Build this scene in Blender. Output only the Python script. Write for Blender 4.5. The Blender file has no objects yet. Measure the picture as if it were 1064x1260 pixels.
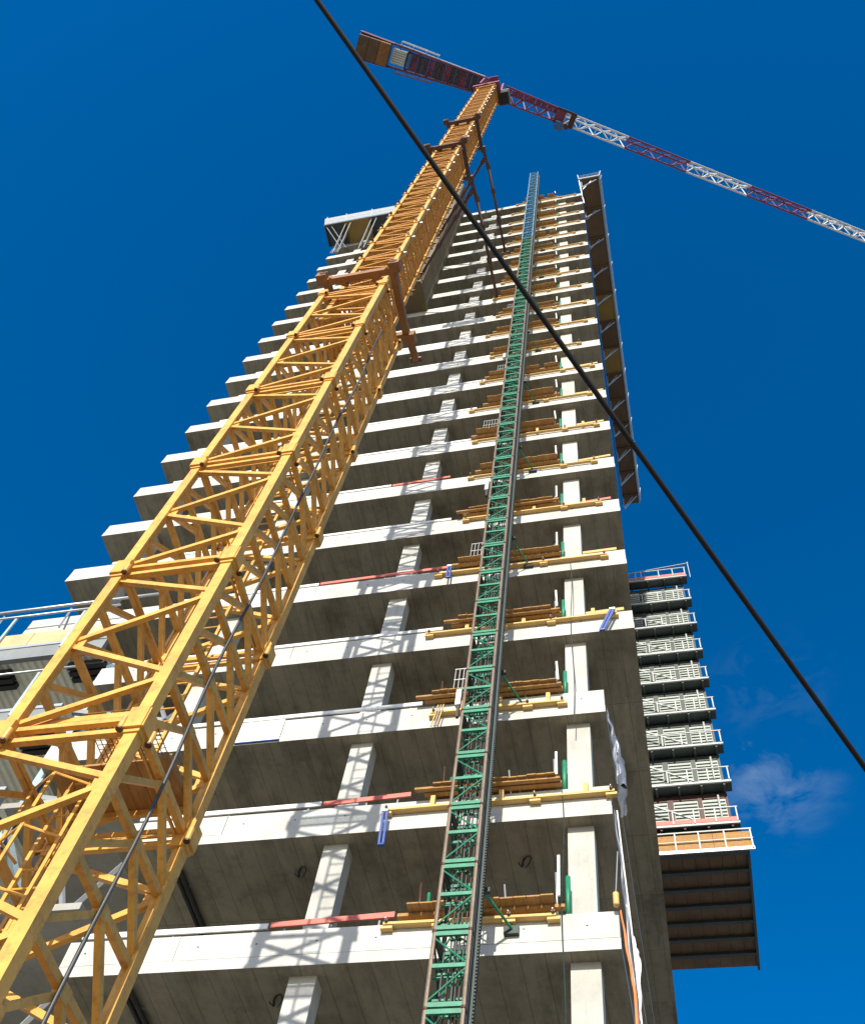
import bpy, math, random
from mathutils import Vector, Matrix

random.seed(11)
SC = bpy.context.scene
COL = SC.collection

# ------------------------------------------------------------------ camera
YAW, PITCH, ROLL = -0.3986, 1.0828, 0.2249
fwd = Vector((math.sin(YAW) * math.cos(PITCH), math.cos(YAW) * math.cos(PITCH), math.sin(PITCH)))
rgt = Vector((math.cos(YAW), -math.sin(YAW), 0))
upv = rgt.cross(fwd)
r2 = math.cos(ROLL) * rgt + math.sin(ROLL) * upv
u2 = -math.sin(ROLL) * rgt + math.cos(ROLL) * upv
cam_data = bpy.data.cameras.new('camera')
cam = bpy.data.objects.new('camera', cam_data)
COL.objects.link(cam)
cam.matrix_world = Matrix(((r2.x, u2.x, -fwd.x, 0), (r2.y, u2.y, -fwd.y, 0), (r2.z, u2.z, -fwd.z, 0), (0, 0, 0, 1)))
cam_data.sensor_fit = 'VERTICAL'
cam_data.sensor_height = 24
cam_data.lens = 24 * 1275.63 / 1260
cam_data.clip_start = 0.1
cam_data.clip_end = 9000
SC.camera = cam

# ------------------------------------------------------------------ sky and sun
SUN_EL, SUN_X = math.radians(28.3), -0.03
sun_dir = Vector((SUN_X * math.cos(SUN_EL), math.cos(SUN_EL), -math.sin(SUN_EL))).normalized()   # way the light travels
world = bpy.data.worlds.new('World')
SC.world = world
world.use_nodes = True
wn, wl = world.node_tree.nodes, world.node_tree.links
wn.clear()
w_out = wn.new('ShaderNodeOutputWorld')
w_bg = wn.new('ShaderNodeBackground')
w_bg.inputs['Strength'].default_value = 0.137
sky = wn.new('ShaderNodeTexSky')
sky.sky_type = 'NISHITA'
sky.sun_disc = False
sky.sun_elevation = SUN_EL
sky.sun_rotation = math.radians(180)
sky.air_density = 1.0
sky.dust_density = 1.0
sky.ozone_density = 3.0
hsv = wn.new('ShaderNodeHueSaturation')          # a polarised, deep blue sky
hsv.inputs['Hue'].default_value = 0.503
hsv.inputs['Saturation'].default_value = 1.5
hsv.inputs['Value'].default_value = 1.0
wl.new(sky.outputs['Color'], hsv.inputs['Color'])
# one thin wisp of cloud, low on the right beside the plant tower, and a fainter one above it
tc = wn.new('ShaderNodeTexCoord')
def wisp(direction, radius, scale, seed, strength, src):
    n1 = wn.new('ShaderNodeTexNoise'); n1.inputs['Scale'].default_value = scale
    n1.inputs['Detail'].default_value = 7; n1.inputs['Roughness'].default_value = 0.62
    n1.inputs['Distortion'].default_value = 0.55
    mp = wn.new('ShaderNodeMapping'); mp.inputs['Location'].default_value = seed
    mp.inputs['Rotation'].default_value = (0.3, 0.5, 0.35); mp.inputs['Scale'].default_value = (1, 1, 1.9)
    wl.new(tc.outputs['Generated'], mp.inputs['Vector']); wl.new(mp.outputs['Vector'], n1.inputs['Vector'])
    dst = wn.new('ShaderNodeVectorMath'); dst.operation = 'DISTANCE'
    nrm = wn.new('ShaderNodeVectorMath'); nrm.operation = 'NORMALIZE'
    wl.new(tc.outputs['Generated'], nrm.inputs[0]); wl.new(nrm.outputs['Vector'], dst.inputs[0])
    dst.inputs[1].default_value = direction
    mr = wn.new('ShaderNodeMapRange'); mr.interpolation_type = 'SMOOTHSTEP'
    mr.inputs['From Min'].default_value = radius; mr.inputs['From Max'].default_value = radius * 0.15
    wl.new(dst.outputs['Value'], mr.inputs['Value'])
    r1 = wn.new('ShaderNodeMapRange'); r1.inputs['From Min'].default_value = 0.46; r1.inputs['From Max'].default_value = 0.86
    wl.new(n1.outputs['Fac'], r1.inputs['Value'])
    mu = wn.new('ShaderNodeMath'); mu.operation = 'MULTIPLY'
    wl.new(mr.outputs['Result'], mu.inputs[0]); wl.new(r1.outputs['Result'], mu.inputs[1])
    m2 = wn.new('ShaderNodeMath'); m2.operation = 'MULTIPLY'; m2.inputs[1].default_value = strength
    wl.new(mu.outputs['Value'], m2.inputs[0])
    mx = wn.new('ShaderNodeMixRGB'); mx.inputs['Color2'].default_value = (5.6, 6.6, 6.8, 1)
    wl.new(m2.outputs['Value'], mx.inputs['Fac']); wl.new(src, mx.inputs['Color1'])
    return mx.outputs['Color']
def pix_dir(x, y):
    v = fwd + (x - 532) / 1275.63 * r2 - (y - 630) / 1275.63 * u2
    return v.normalized()
c1 = wisp(pix_dir(950, 955), 0.075, 14.0, (0.2, 1.3, 0.7), 0.22, hsv.outputs['Color'])
c1 = wisp(pix_dir(945, 840), 0.07, 17.0, (3.1, 0.4, 2.2), 0.06, c1)
wl.new(c1, w_bg.inputs['Color'])
wl.new(w_bg.outputs['Background'], w_out.inputs['Surface'])

sun_data = bpy.data.lights.new('sun', 'SUN')
sun_data.energy = 5.0
sun_data.angle = math.radians(0.53)
sun_data.color = (1.0, 0.945, 0.83)
sun = bpy.data.objects.new('sun', sun_data)
COL.objects.link(sun)
sun.location = (0, -30, 60)
sun.rotation_euler = sun_dir.to_track_quat('-Z', 'Y').to_euler()

SC.view_settings.view_transform = 'Standard'
SC.view_settings.look = 'None'
SC.view_settings.exposure = 0.42
SC.view_settings.gamma = 1
SC.view_settings.use_curve_mapping = False
SC.cycles.max_bounces = 8
SC.cycles.diffuse_bounces = 5

# ------------------------------------------------------------------ materials
def new_mat(name, rough=0.8, metal=0.0):
    m = bpy.data.materials.new(name)
    m.use_nodes = True
    b = m.node_tree.nodes['Principled BSDF']
    b.inputs['Roughness'].default_value = rough
    b.inputs['Metallic'].default_value = metal
    return m, m.node_tree.nodes, m.node_tree.links, b

def coords(n, l, scale=(1, 1, 1), kind='Object'):
    t = n.new('ShaderNodeTexCoord'); mp = n.new('ShaderNodeMapping')
    mp.inputs['Scale'].default_value = scale
    l.new(t.outputs[kind], mp.inputs['Vector'])
    return mp.outputs['Vector']

def noise(n, l, vec, scale, detail=6, rough=0.6):
    t = n.new('ShaderNodeTexNoise')
    t.inputs['Scale'].default_value = scale; t.inputs['Detail'].default_value = detail
    t.inputs['Roughness'].default_value = rough
    l.new(vec, t.inputs['Vector'])
    return t.outputs['Fac']

def ramp(n, l, fac, stops):
    r = n.new('ShaderNodeValToRGB')
    e = r.color_ramp.elements
    while len(e) > 1: e.remove(e[-1])
    e[0].position = stops[0][0]; e[0].color = (*stops[0][1], 1)
    for p, c in stops[1:]:
        x = e.new(p); x.color = (*c, 1)
    l.new(fac, r.inputs['Fac'])
    return r.outputs['Color']

def mix(n, l, fac, a, b, mode='MIX'):
    m = n.new('ShaderNodeMixRGB'); m.blend_type = mode
    for s, v in (('Fac', fac), ('Color1', a), ('Color2', b)):
        if hasattr(v, 'node'): l.new(v, m.inputs[s])
        elif isinstance(v, (int, float)): m.inputs[s].default_value = v
        else: m.inputs[s].default_value = (*v, 1)
    return m.outputs['Color']

def bump(n, l, b, fac, strength=0.3, dist=0.01):
    x = n.new('ShaderNodeBump'); x.inputs['Strength'].default_value = strength; x.inputs['Distance'].default_value = dist
    l.new(fac, x.inputs['Height']); l.new(x.outputs['Normal'], b.inputs['Normal'])

def scaled(c, f): return tuple(min(1, v * f) for v in c)

def worn(name, base, rough=0.6, var=0.18, scale=3.0, metal=0.0, dirt=None, dirt_amt=0.35, stretch=(1, 1, 1), bmp=0.15):
    m, n, l, b = new_mat(name, rough, metal)
    v = coords(n, l, stretch)
    f = noise(n, l, v, scale)
    c = ramp(n, l, f, [(0.28, scaled(base, 1 - var)), (0.5, base), (0.74, scaled(base, 1 + var))])
    if dirt:
        g = noise(n, l, v, scale * 5.3, 8, 0.72)
        gr = ramp(n, l, g, [(0.50, (0, 0, 0)), (0.72, (dirt_amt,) * 3)])
        c = mix(n, l, gr, c, dirt)
    l.new(c, b.inputs['Base Color'])
    if bmp: bump(n, l, b, noise(n, l, v, scale * 14, 4), bmp, 0.006)
    return m

def concrete(name, base, dark, joints=None):
    m, n, l, b = new_mat(name, 0.88)
    v = coords(n, l)
    f = noise(n, l, v, 0.55, 7, 0.65)
    c = ramp(n, l, f, [(0.25, dark), (0.48, scaled(base, 0.9)), (0.72, scaled(base, 1.1))])
    vs = coords(n, l, (2.4, 2.4, 0.22))
    st = ramp(n, l, noise(n, l, vs, 1.6, 6, 0.7), [(0.5, (0, 0, 0)), (0.76, (0.38,) * 3)])
    c = mix(n, l, st, c, scaled(dark, 0.75))
    sp = ramp(n, l, noise(n, l, v, 19, 3, 0.5), [(0.66, (0, 0, 0)), (0.76, (0.5,) * 3)])
    c = mix(n, l, sp, c, scaled(dark, 0.55))
    fine = ramp(n, l, noise(n, l, v, 60, 2, 0.5), [(0.3, (0.9,) * 3), (0.7, (1.05,) * 3)])
    c = mix(n, l, 1.0, c, fine, 'MULTIPLY')
    h = noise(n, l, v, 24, 5, 0.65)
    if joints:
        vb = coords(n, l, (2.1, 0.35, 1))
        bs = ramp(n, l, noise(n, l, vb, 1.3, 7, 0.72), [(0.46, (0, 0, 0)), (0.70, (0.55,) * 3)])
        c = mix(n, l, bs, c, scaled(dark, 0.7))
        br = n.new('ShaderNodeTexBrick')
        br.offset = 0.0; br.inputs['Scale'].default_value = 1.0
        br.inputs['Brick Width'].default_value = joints[0]; br.inputs['Row Height'].default_value = joints[1]
        br.inputs['Mortar Size'].default_value = 0.011; br.inputs['Mortar Smooth'].default_value = 0.3
        br.inputs['Color1'].default_value = (0.88, 0.88, 0.88, 1); br.inputs['Color2'].default_value = (1.06, 1.05, 1.03, 1)
        br.inputs['Mortar'].default_value = (0.60, 0.58, 0.54, 1)
        l.new(v, br.inputs['Vector'])
        c = mix(n, l, 1.0, c, br.outputs['Color'], 'MULTIPLY')
    l.new(c, b.inputs['Base Color'])
    bump(n, l, b, h, 0.25, 0.01)
    return m

M = {}
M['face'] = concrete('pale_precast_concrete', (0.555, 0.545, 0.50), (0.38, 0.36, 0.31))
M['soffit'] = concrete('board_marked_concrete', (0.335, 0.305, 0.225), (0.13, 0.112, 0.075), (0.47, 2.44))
M['raw'] = concrete('raw_concrete', (0.36, 0.35, 0.31), (0.24, 0.225, 0.19))
M['col'] = concrete('column_concrete', (0.50, 0.495, 0.455), (0.34, 0.33, 0.29))
M['yellow'] = worn('chipped_yellow_paint', (0.66, 0.34, 0.060), 0.5, 0.22, 1.4, dirt=(0.20, 0.085, 0.028), dirt_amt=0.6)
M['yellowshade'] = worn('weathered_yellow_in_shade', (0.56, 0.255, 0.026), 0.5, 0.16, 1.6, dirt=(0.16, 0.07, 0.02), dirt_amt=0.5)  # same yellow paint, with the upper lattice's shade put into the colour
M['brown'] = worn('brown_rust_primer', (0.25, 0.105, 0.026), 0.6, 0.25, 3, dirt=(0.05, 0.025, 0.015))
M['bolt'] = worn('dark_steel', (0.09, 0.045, 0.03), 0.5, 0.2, 9, 0.4)
M['green'] = worn('green_paint', (0.010, 0.205, 0.11), 0.5, 0.28, 3, dirt=(0.03, 0.05, 0.035), dirt_amt=0.7)
M['teal'] = worn('blue_teal_paint', (0.035, 0.17, 0.30), 0.45, 0.15, 3, dirt=(0.02, 0.06, 0.09), dirt_amt=0.4)
M['rail'] = worn('greasy_guide_tube', (0.27, 0.20, 0.145), 0.42, 0.25, 4, 0.4, dirt=(0.05, 0.035, 0.025))
M['skyrail'] = worn('pale_blue_tube', (0.16, 0.30, 0.40), 0.45, 0.15, 3)
M['darkgreen'] = worn('dark_green_and_side_shade', (0.012, 0.030, 0.028), 0.6, 0.3, 5, 0.0, dirt=(0.09, 0.085, 0.07), dirt_amt=0.5)  # dark green steel; on the hoist's side bars the tone holds their shade
M['galv'] = worn('galvanised_steel', (0.46, 0.48, 0.49), 0.42, 0.12, 4, 0.55, dirt=(0.25, 0.25, 0.24), dirt_amt=0.35)
M['grey'] = worn('grey_painted_steel', (0.20, 0.215, 0.215), 0.55, 0.14, 2)
M['paleblue'] = worn('pale_blue_grey_paint', (0.33, 0.43, 0.48), 0.5, 0.14, 3, dirt=(0.18, 0.2, 0.2))
M['cable'] = worn('black_rubber', (0.003, 0.003, 0.0035), 0.9, 0.2, 8)
M['hose'] = worn('grey_rubber', (0.05, 0.05, 0.05), 0.5, 0.25, 8)
M['timber'] = worn('fresh_yellow_timber', (0.62, 0.40, 0.14), 0.75, 0.2, 2.2, dirt=(0.32, 0.17, 0.06), dirt_amt=0.5, stretch=(1, 9, 9))
M['plank'] = worn('weathered_brown_plank', (0.36, 0.195, 0.062), 0.8, 0.3, 1.7, dirt=(0.15, 0.08, 0.03), dirt_amt=0.6, stretch=(7, 1, 7))
M['strut'] = worn('dark_strut_paint', (0.085, 0.04, 0.024), 0.55, 0.2, 3)
M['olive'] = worn('stained_formwork_board', (0.13, 0.092, 0.036), 0.7, 0.3, 0.8, dirt=(0.04, 0.03, 0.015), dirt_amt=0.6)
M['ply'] = worn('phenolic_ply', (0.115, 0.066, 0.028), 0.55, 0.28, 1.1, dirt=(0.07, 0.04, 0.02), dirt_amt=0.5)
M['plyyellow'] = worn('yellow_formwork_ply', (0.27, 0.165, 0.03), 0.5, 0.2, 0.9, dirt=(0.2, 0.11, 0.02))
M['white'] = worn('white_paint', (0.76, 0.755, 0.72), 0.5, 0.07, 2.5, dirt=(0.45, 0.42, 0.36), dirt_amt=0.35)
M['railgrey'] = worn('pale_grey_rail_paint', (0.42, 0.435, 0.425), 0.5, 0.1, 2.5)
M['paleply'] = worn('pale_plywood', (0.56, 0.38, 0.20), 0.75, 0.15, 2, dirt=(0.4, 0.26, 0.13), dirt_amt=0.4)
M['red'] = worn('faded_red_paint', (0.58, 0.13, 0.09), 0.55, 0.16, 3, dirt=(0.3, 0.12, 0.09))
M['blue'] = worn('blue_paint', (0.02, 0.07, 0.30), 0.45, 0.2, 4)
M['slate'] = worn('slate_blue_paint', (0.05, 0.14, 0.30), 0.5, 0.15, 3)
M['black'] = worn('matt_black', (0.012, 0.013, 0.014), 0.6, 0.2, 6)
M['louvre'] = worn('pale_sage_aluminium', (0.42, 0.46, 0.42), 0.5, 0.09, 1.5)
M['frame'] = worn('dark_green_grey_steel', (0.035, 0.048, 0.045), 0.55, 0.2, 2)
M['maroon'] = worn('maroon_primer', (0.055, 0.012, 0.010), 0.6, 0.2, 2)
M['sheet'] = worn('corrugated_zinc', (0.80, 0.80, 0.70), 0.5, 0.09, 1.4, 0.15, dirt=(0.35, 0.34, 0.27), dirt_amt=0.3)
M['violet'] = worn('faded_crimson_steel', (0.225, 0.048, 0.088), 0.55, 0.25, 1.2, dirt=(0.09, 0.045, 0.075), dirt_amt=0.6)
M['plum'] = worn('dark_plum_steel', (0.13, 0.048, 0.085), 0.55, 0.25, 1.2, dirt=(0.06, 0.05, 0.06), dirt_amt=0.6)
M['tarp'] = worn('milky_plastic_sheet', (0.13, 0.15, 0.20), 0.35, 0.15, 2.0)
M['orange'] = worn('orange_webbing', (0.70, 0.20, 0.06), 0.7, 0.12, 6)
M['darkcloth'] = worn('dark_cloth', (0.05, 0.06, 0.075), 0.8, 0.3, 4)
M['ground'] = worn('dusty_ground', (0.27, 0.245, 0.20), 0.95, 0.22, 0.06, dirt=(0.16, 0.145, 0.12), dirt_amt=0.5)

def net_mat(name, col):
    m, n, l, b = new_mat(name, 0.7)
    b.inputs['Base Color'].default_value = (*col, 1)
    return m, n, l, b
_m, _n, _l, _b = net_mat('woven_safety_net', (0.52, 0.55, 0.57))
_tr = _n.new('ShaderNodeBsdfTransparent'); _mx = _n.new('ShaderNodeMixShader')
_mx.inputs['Fac'].default_value = 0.5        # fine mesh: the threads cover a bit more than half
_l.new(_b.outputs[0], _mx.inputs[1]); _l.new(_tr.outputs[0], _mx.inputs[2])
_l.new(_mx.outputs[0], _n['Material Output'].inputs['Surface'])
M['net'] = _m

# ------------------------------------------------------------------ mesh helpers
class MB:
    def __init__(self): self.v = []; self.f = []; self.mi = []; self.mats = []
    def slot(self, mat):
        if mat not in self.mats: self.mats.append(mat)
        return self.mats.index(mat)
    def add(self, vs, fs, mat):
        o = len(self.v); s = self.slot(mat)
        self.v += [tuple(p) for p in vs]
        for f in fs: self.f.append([o + i for i in f]); self.mi.append(s)
        return self
    def box(self, lo, hi, mat, bottom=None):
        x0, y0, z0 = lo; x1, y1, z1 = hi
        vs = [(x0, y0, z0), (x1, y0, z0), (x1, y1, z0), (x0, y1, z0), (x0, y0, z1), (x1, y0, z1), (x1, y1, z1), (x0, y1, z1)]
        self.add(vs, [(3, 2, 1, 0), (4, 5, 6, 7), (0, 1, 5, 4), (1, 2, 6, 5), (2, 3, 7, 6), (3, 0, 4, 7)], mat)
        if bottom: self.mi[-6] = self.slot(bottom)
        return self
    def beam(self, p, q, w, h, mat, up=(0, 0, 1)):
        p, q = Vector(p), Vector(q); d = (q - p).normalized(); u = Vector(up)
        if abs(d.dot(u)) > 0.98: u = Vector((0, 1, 0))
        s = d.cross(u).normalized(); t = s.cross(d).normalized()
        vs = []
        for e in (p, q):
            for a, b in ((-1, -1), (1, -1), (1, 1), (-1, 1)): vs.append(e + s * a * w / 2 + t * b * h / 2)
        return self.add(vs, [(3, 2, 1, 0), (4, 5, 6, 7), (0, 1, 5, 4), (1, 2, 6, 5), (2, 3, 7, 6), (3, 0, 4, 7)], mat)
    def angle(self, p, q, w, t, mat, sx, sy):
        """vertical L-section with its corner at p/q and its arms running to sx, sy"""
        for (a, b) in (((0, 0), (sx * w, sy * t)), ((0, sy * t), (sx * t, sy * w))):
            x0, x1 = sorted((p[0] + a[0], p[0] + b[0])); y0, y1 = sorted((p[1] + a[1], p[1] + b[1]))
            self.box((x0, y0, p[2]), (x1, y1, q[2]), mat)
        return self
    def tube(self, pts, r, mat, n=8, cap=True):
        pts = [Vector(p) for p in pts]; rings = []; vs = []
        for i, p in enumerate(pts):
            d = (pts[min(i + 1, len(pts) - 1)] - pts[max(i - 1, 0)]).normalized()
            u = Vector((0, 0, 1)) if abs(d.z) < 0.95 else Vector((1, 0, 0))
            s = d.cross(u).normalized(); t = s.cross(d)
            for k in range(n):
                a = 2 * math.pi * k / n; vs.append(p + s * math.cos(a) * r + t * math.sin(a) * r)
        fs = []
        for i in range(len(pts) - 1):
            for k in range(n): fs.append((i * n + k, i * n + (k + 1) % n, (i + 1) * n + (k + 1) % n, (i + 1) * n + k))
        if cap: fs += [tuple(range(n))[::-1], tuple((len(pts) - 1) * n + k for k in range(n))]
        return self.add(vs, fs, mat)
    def build(self, name, parent=None, smooth=False, off=(0, 0, 0)):
        me = bpy.data.meshes.new(name)
        o = Vector(off)
        me.from_pydata([Vector(p) - o for p in self.v], [], self.f)
        for m in self.mats: me.materials.append(m)
        me.polygons.foreach_set('material_index', self.mi)
        if smooth: me.polygons.foreach_set('use_smooth', [True] * len(self.f))
        me.update()
        ob = bpy.data.objects.new(name, me); COL.objects.link(ob)
        if parent: ob.parent = parent
        return ob

def thing(name, label, cat, loc, group=None, rotz=0):
    o = bpy.data.objects.new(name, None); COL.objects.link(o)
    o.location = loc; o.rotation_euler = (0, 0, rotz); o.empty_display_size = 0.5
    o['label'] = label; o['category'] = cat
    if group: o['group'] = group
    return o
def tag(o, label, cat, group=None, loc=None):
    o['label'] = label; o['category'] = cat
    if group: o['group'] = group
    if loc: o.location = loc
    return o
def share(ob, parent, loc=None, name=None):
    c = ob.copy(); COL.objects.link(c); c.parent = parent
    if loc is not None: c.location = loc
    return c
ORD = ['first', 'second', 'third', 'fourth', 'fifth', 'sixth', 'seventh', 'eighth', 'ninth', 'tenth', 'eleventh', 'twelfth', 'thirteenth',
       'fourteenth', 'fifteenth', 'sixteenth', 'seventeenth', 'eighteenth', 'nineteenth', 'twentieth', 'twenty-first', 'twenty-second']

# ================================================================== SETTING
H = 3.4
Z0 = 13.2                      # underside of the lowest slab in view
GZ = -1.6                      # ground
YF = 15.6                      # front plane of the tower
def fz(k): return Z0 + k * H
g = MB().box((-2500, -2500, GZ - 2), (2500, 2500, GZ), M['ground']).build('ground')
g['kind'] = 'structure'

# ------------------------------------------------------------------ concrete tower
TW = (-10.0, YF, GZ)
tower = thing('concrete_tower', 'unfinished concrete high-rise of stacked white slab edges and open storeys', 'building', TW)
COLX = (-1.78, -7.15, -12.52, -17.9)
YB = 40.0
def skew(y): return -0.18 - 0.021 * (y - YF)
def slab_range(k):
    xl = -12.3 if k <= 1 else (-15.9 if k <= 3 else -19.85)
    xr = -1.09 if k <= 2 else None
    return xl, xr
def slab(k):
    xl, xr = slab_range(k); z = fz(k)
    m = MB()
    a = xr if xr is not None else skew(YF); b = xr if xr is not None else skew(YB)
    vs = [(xl, YF, z), (a, YF, z), (b, YB, z), (xl, YB, z), (xl, YF, z + .25), (a, YF, z + .25), (b, YB, z + .25), (xl, YB, z + .25)]
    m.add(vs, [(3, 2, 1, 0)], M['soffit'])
    m.add(vs, [(4, 5, 6, 7), (1, 2, 6, 5), (2, 3, 7, 6), (3, 0, 4, 7)], M['raw'])
    m.add(vs, [(0, 1, 5, 4)], M['face'])
    s = m.build('floor_slab', tower, off=TW)
    s.location = (0, 0, 0)
    # upstand panels, one per bay, with open joints
    xr_ = a - 0.004
    cuts = sorted([x for x in (-4.5, -9.85, -15.2) if xl + .3 < x < xr_] + [xl, xr_])
    for x0, x1 in zip(cuts[:-1], cuts[1:]):
        dy = random.uniform(-.004, .004)
        pm = MB().box((x0 + .006, YF + .006 + dy, z + .262), (x1 - .006, YF + .28 + dy, z + .85 + random.uniform(-.004, .004)), M['face'])
        xx = x0 + .45
        while xx < x1 - .3:                              # form-tie holes
            pm.tube([(xx, YF + .003 + dy, z + .56 + random.uniform(-.02, .02)), (xx, YF + .02 + dy, z + .56)], .022, M['hose'], 8)
            xx += 1.2 + random.uniform(-.05, .05)
        pm.build('parapet_panel', s, off=TW)
    # drip bed under the upstand, a little behind the faces
    MB().box((xl + .02, YF + .03, z + .2505), (xr_ - .02, YF + .26, z + .27), M['raw']).build('mortar_bed', s, off=TW)
    # return upstand on the left end
    MB().box((xl + .006, YF + .30, z + .262), (xl + .26, YF + 9, z + .85), M['face']).build('parapet_panel', s, off=TW)
    return s
for k in range(-3, 22): slab(k)
for k in range(-4, 21):
    for x in COLX:
        xl, xr = slab_range(max(k, -3)); xl2, _ = slab_range(k + 1)
        if x < max(xl, xl2): continue
        zb = fz(k) + .25 if k > -4 else GZ
        jx = random.uniform(-.012, .012)
        m = MB().box((x - .275 + jx, YF + .30, zb - .02), (x + .275 + jx, YF + .70, fz(k + 1)), M['col'])
        m.build('column', tower, off=TW)
# inner columns and the core
for x in (-4.4, -9.8, -15.2):
    for y in (23.5, 31.5):
        if x < -12.3: MB().box((x - .3, y - .3, fz(2)), (x + .3, y + .3, fz(21)), M['raw']).build('column', tower, off=TW)
        else: MB().box((x - .3, y - .3, GZ), (x + .3, y + .3, fz(21)), M['raw']).build('column', tower, off=TW)
MB().box((-13.6, 25.5, fz(2)), (-5.2, 30, fz(21) + 3), M['raw']).build('core_wall', tower, off=TW)
# rear wall under the deep overhang of the fourth slab
MB().box((-1.9, 34, GZ), (skew(34) - .25, 34.3, fz(3)), M['raw']).build('rear_wall', tower, off=TW)

# black drain pipes under two soffits
for k, x, y0, lab in ((1, -11.0, 16.2, 'pair of black drain pipes under the soffit of the second slab edge from the bottom'),
                      (0, -10.8, 15.95, 'pair of black drain pipes under the soffit of the lowest slab edge')):
    z = fz(k) - .09
    t = thing('drain_pipes', lab, 'pipe', (x, y0, z), 'drain pipes hung under the soffits')
    for dx in (-.07, .07):
        MB().tube([(dx, 0, 0), (dx, 6, 0)], .05, M['black'], 10).build('pipe', t, True)
    for yy in (.6, 2.2, 3.8): MB().box((-.15, yy - .02, .04), (.15, yy + .02, .088), M['grey']).build('pipe_clip', t)

for (x, y_, z_, lab) in ((-8.25, 16.61, 16.6, 'small tangle of black cable left hanging under the second soffit beside the column'),
                       (-3.2, 16.75, 16.6, 'small tangle of black cable left hanging under the second soffit behind the hoist'),
                       (-7.95, 16.5, 13.2, 'small tangle of black cable left hanging under the lowest soffit by the column')):
    t = thing('cable_tail', lab, 'cable', (x, y_, z_), 'cable tails under the soffits')
    for c in range(3):
        rr = .05 + .025 * c
        MB().tube([(rr * math.cos(a_ * (.35 + .2 * c) + c * 2) + .07 * c, 1.6 * rr * math.sin(a_ * (.4 + .1 * c) + c), -.02 - .05 * abs(math.sin(a_ * .3 + c))) for a_ in range(9)], .012, M['black'], 6).build('loop', t, True)

# ------------------------------------------------------------------ plant tower at the rear right
PY = 44.4
pt = thing('plant_tower', 'narrow rear block of grey louvred plant floors with white balcony rails', 'building', (0, PY, GZ))
PO = (0, PY, GZ)
lev = [45.95 + 3.43 * i for i in range(9)]
XL, XR = -6.0, 4.05
first_louvre = {}
for i, z in enumerate(lev):
    steel = M['maroon'] if i in (0, 8) else M['frame']
    edge = M['railgrey']
    # walkway with a channel edge and underside beams
    sl = MB().box((XL, PY, z - .15), (XR, PY + .10, z), edge).box((XL, PY + .10, z - .12), (XR, PY + .84, z - .04), M['frame']).build('walkway', pt, off=PO)
    if i in (0, 8): MB().box((XL, PY - .02, z + .02), (XR - .1, PY + .012, z + .32), M['red']).build('kick_board', pt, off=PO)
    for xb in [XL + .3 + 1.33 * j for j in range(8)]:
        MB().box((xb - .06, PY + .102, z - .30), (xb + .06, PY + .84, z - .122), steel).build('bracket', pt, off=PO)
    # balcony rail
    posts = [-1.3, .35, 1.55, 2.75, 3.95] if i < 8 else [-1.3, .05, .5, 1.9, 3.0, 3.95]
    for px in posts: MB().box((px - .035, PY - .05, z), (px + .035, PY + .0, z + 1.12), M['railgrey']).build('rail_post', pt, off=PO)
    MB().box((XL, PY - .06, z + 1.05), (XR, PY - .0, z + 1.12), M['railgrey']).box((XR - .06, PY + .001, z + 1.04), (XR, PY + .55, z + 1.12), M['railgrey']).build('top_rail', pt, off=PO)
    # storey above this walkway
    if i < 8:
        zt = lev[i + 1] - .42
        for x0, x1 in ((-3.9, -2.1), (-1.7, .15), (.5, 1.92), (2.2, 3.55)):
            key = (x1 - x0)
            fr = MB()
            yy = PY + .86
            fr.box((x0, yy, z + .05), (x1, yy + .06, zt - .25), M['louvre'])
            lp = fr.build('louvre_panel', pt, off=PO)
            n = 9
            if key in first_louvre:
                for j, src in enumerate(first_louvre[key]):
                    share(src, lp, (0, 0, 3.43 * i))
            else:
                lst = []
                for j in range(n):
                    zz = z + .22 + j * (zt - .5 - z) / n
                    b = MB().add([(x0 + .03, yy - .005, zz + .22), (x1 - .03, yy - .005, zz + .22), (x1 - .03, yy - .10, zz), (x0 + .03, yy - .10, zz),
                                  (x0 + .03, yy - .01, zz + .26), (x1 - .03, yy - .01, zz + .26), (x1 - .03, yy - .112, zz + .03), (x0 + .03, yy - .112, zz + .03)],
                                 [(0, 1, 2, 3), (7, 6, 5, 4), (3, 2, 6, 7), (0, 3, 7, 4), (2, 1, 5, 6)], M['louvre']).build('louvre_slat', lp, off=PO)
                    lst.append(b)
                first_louvre[key] = lst
        for x0, x1 in ((-2.1, -1.7), (.15, .5), (1.92, 2.2), (3.55, XR - .35)):
            MB().box((x0 + .004, PY + .78, z), (x1 - .004, PY + 1.04, lev[i + 1] - .31), steel).build('mullion', pt, off=PO)
        MB().box((XL, PY + .80, zt - .24), (XR - .35, PY + 1.04, lev[i + 1] - .32), steel).build('lintel', pt, off=PO)
        MB().tube([(3.15, PY + .62, z), (3.15, PY + .62, zt - .2)], .06, M['railgrey'], 8).build('downpipe', pt, True, off=PO)
        if 0 <= i < 7: MB().beam((-.9, PY + .3, zt - .9), (1.9, PY + .25, z + .35), .09, .09, M['railgrey']).build('stay', pt, off=PO)
MB().box((XL, PY + 1.06, 43.6), (XR - .36, PY + 9.0, lev[8] - .1), M['frame']).build('wall', pt, off=PO)
MB().beam((-.5, PY + .4, lev[8] + 1.75), (4.4, PY + .4, lev[8] + 2.4), .10, .05, M['railgrey']).build('scaffold_tube', pt, off=PO)
MB().beam((4.35, PY + .4, lev[8] + .2), (4.35, PY + .4, lev[8] + 2.6), .05, .05, M['railgrey']).build('scaffold_tube', pt, off=PO)
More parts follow.
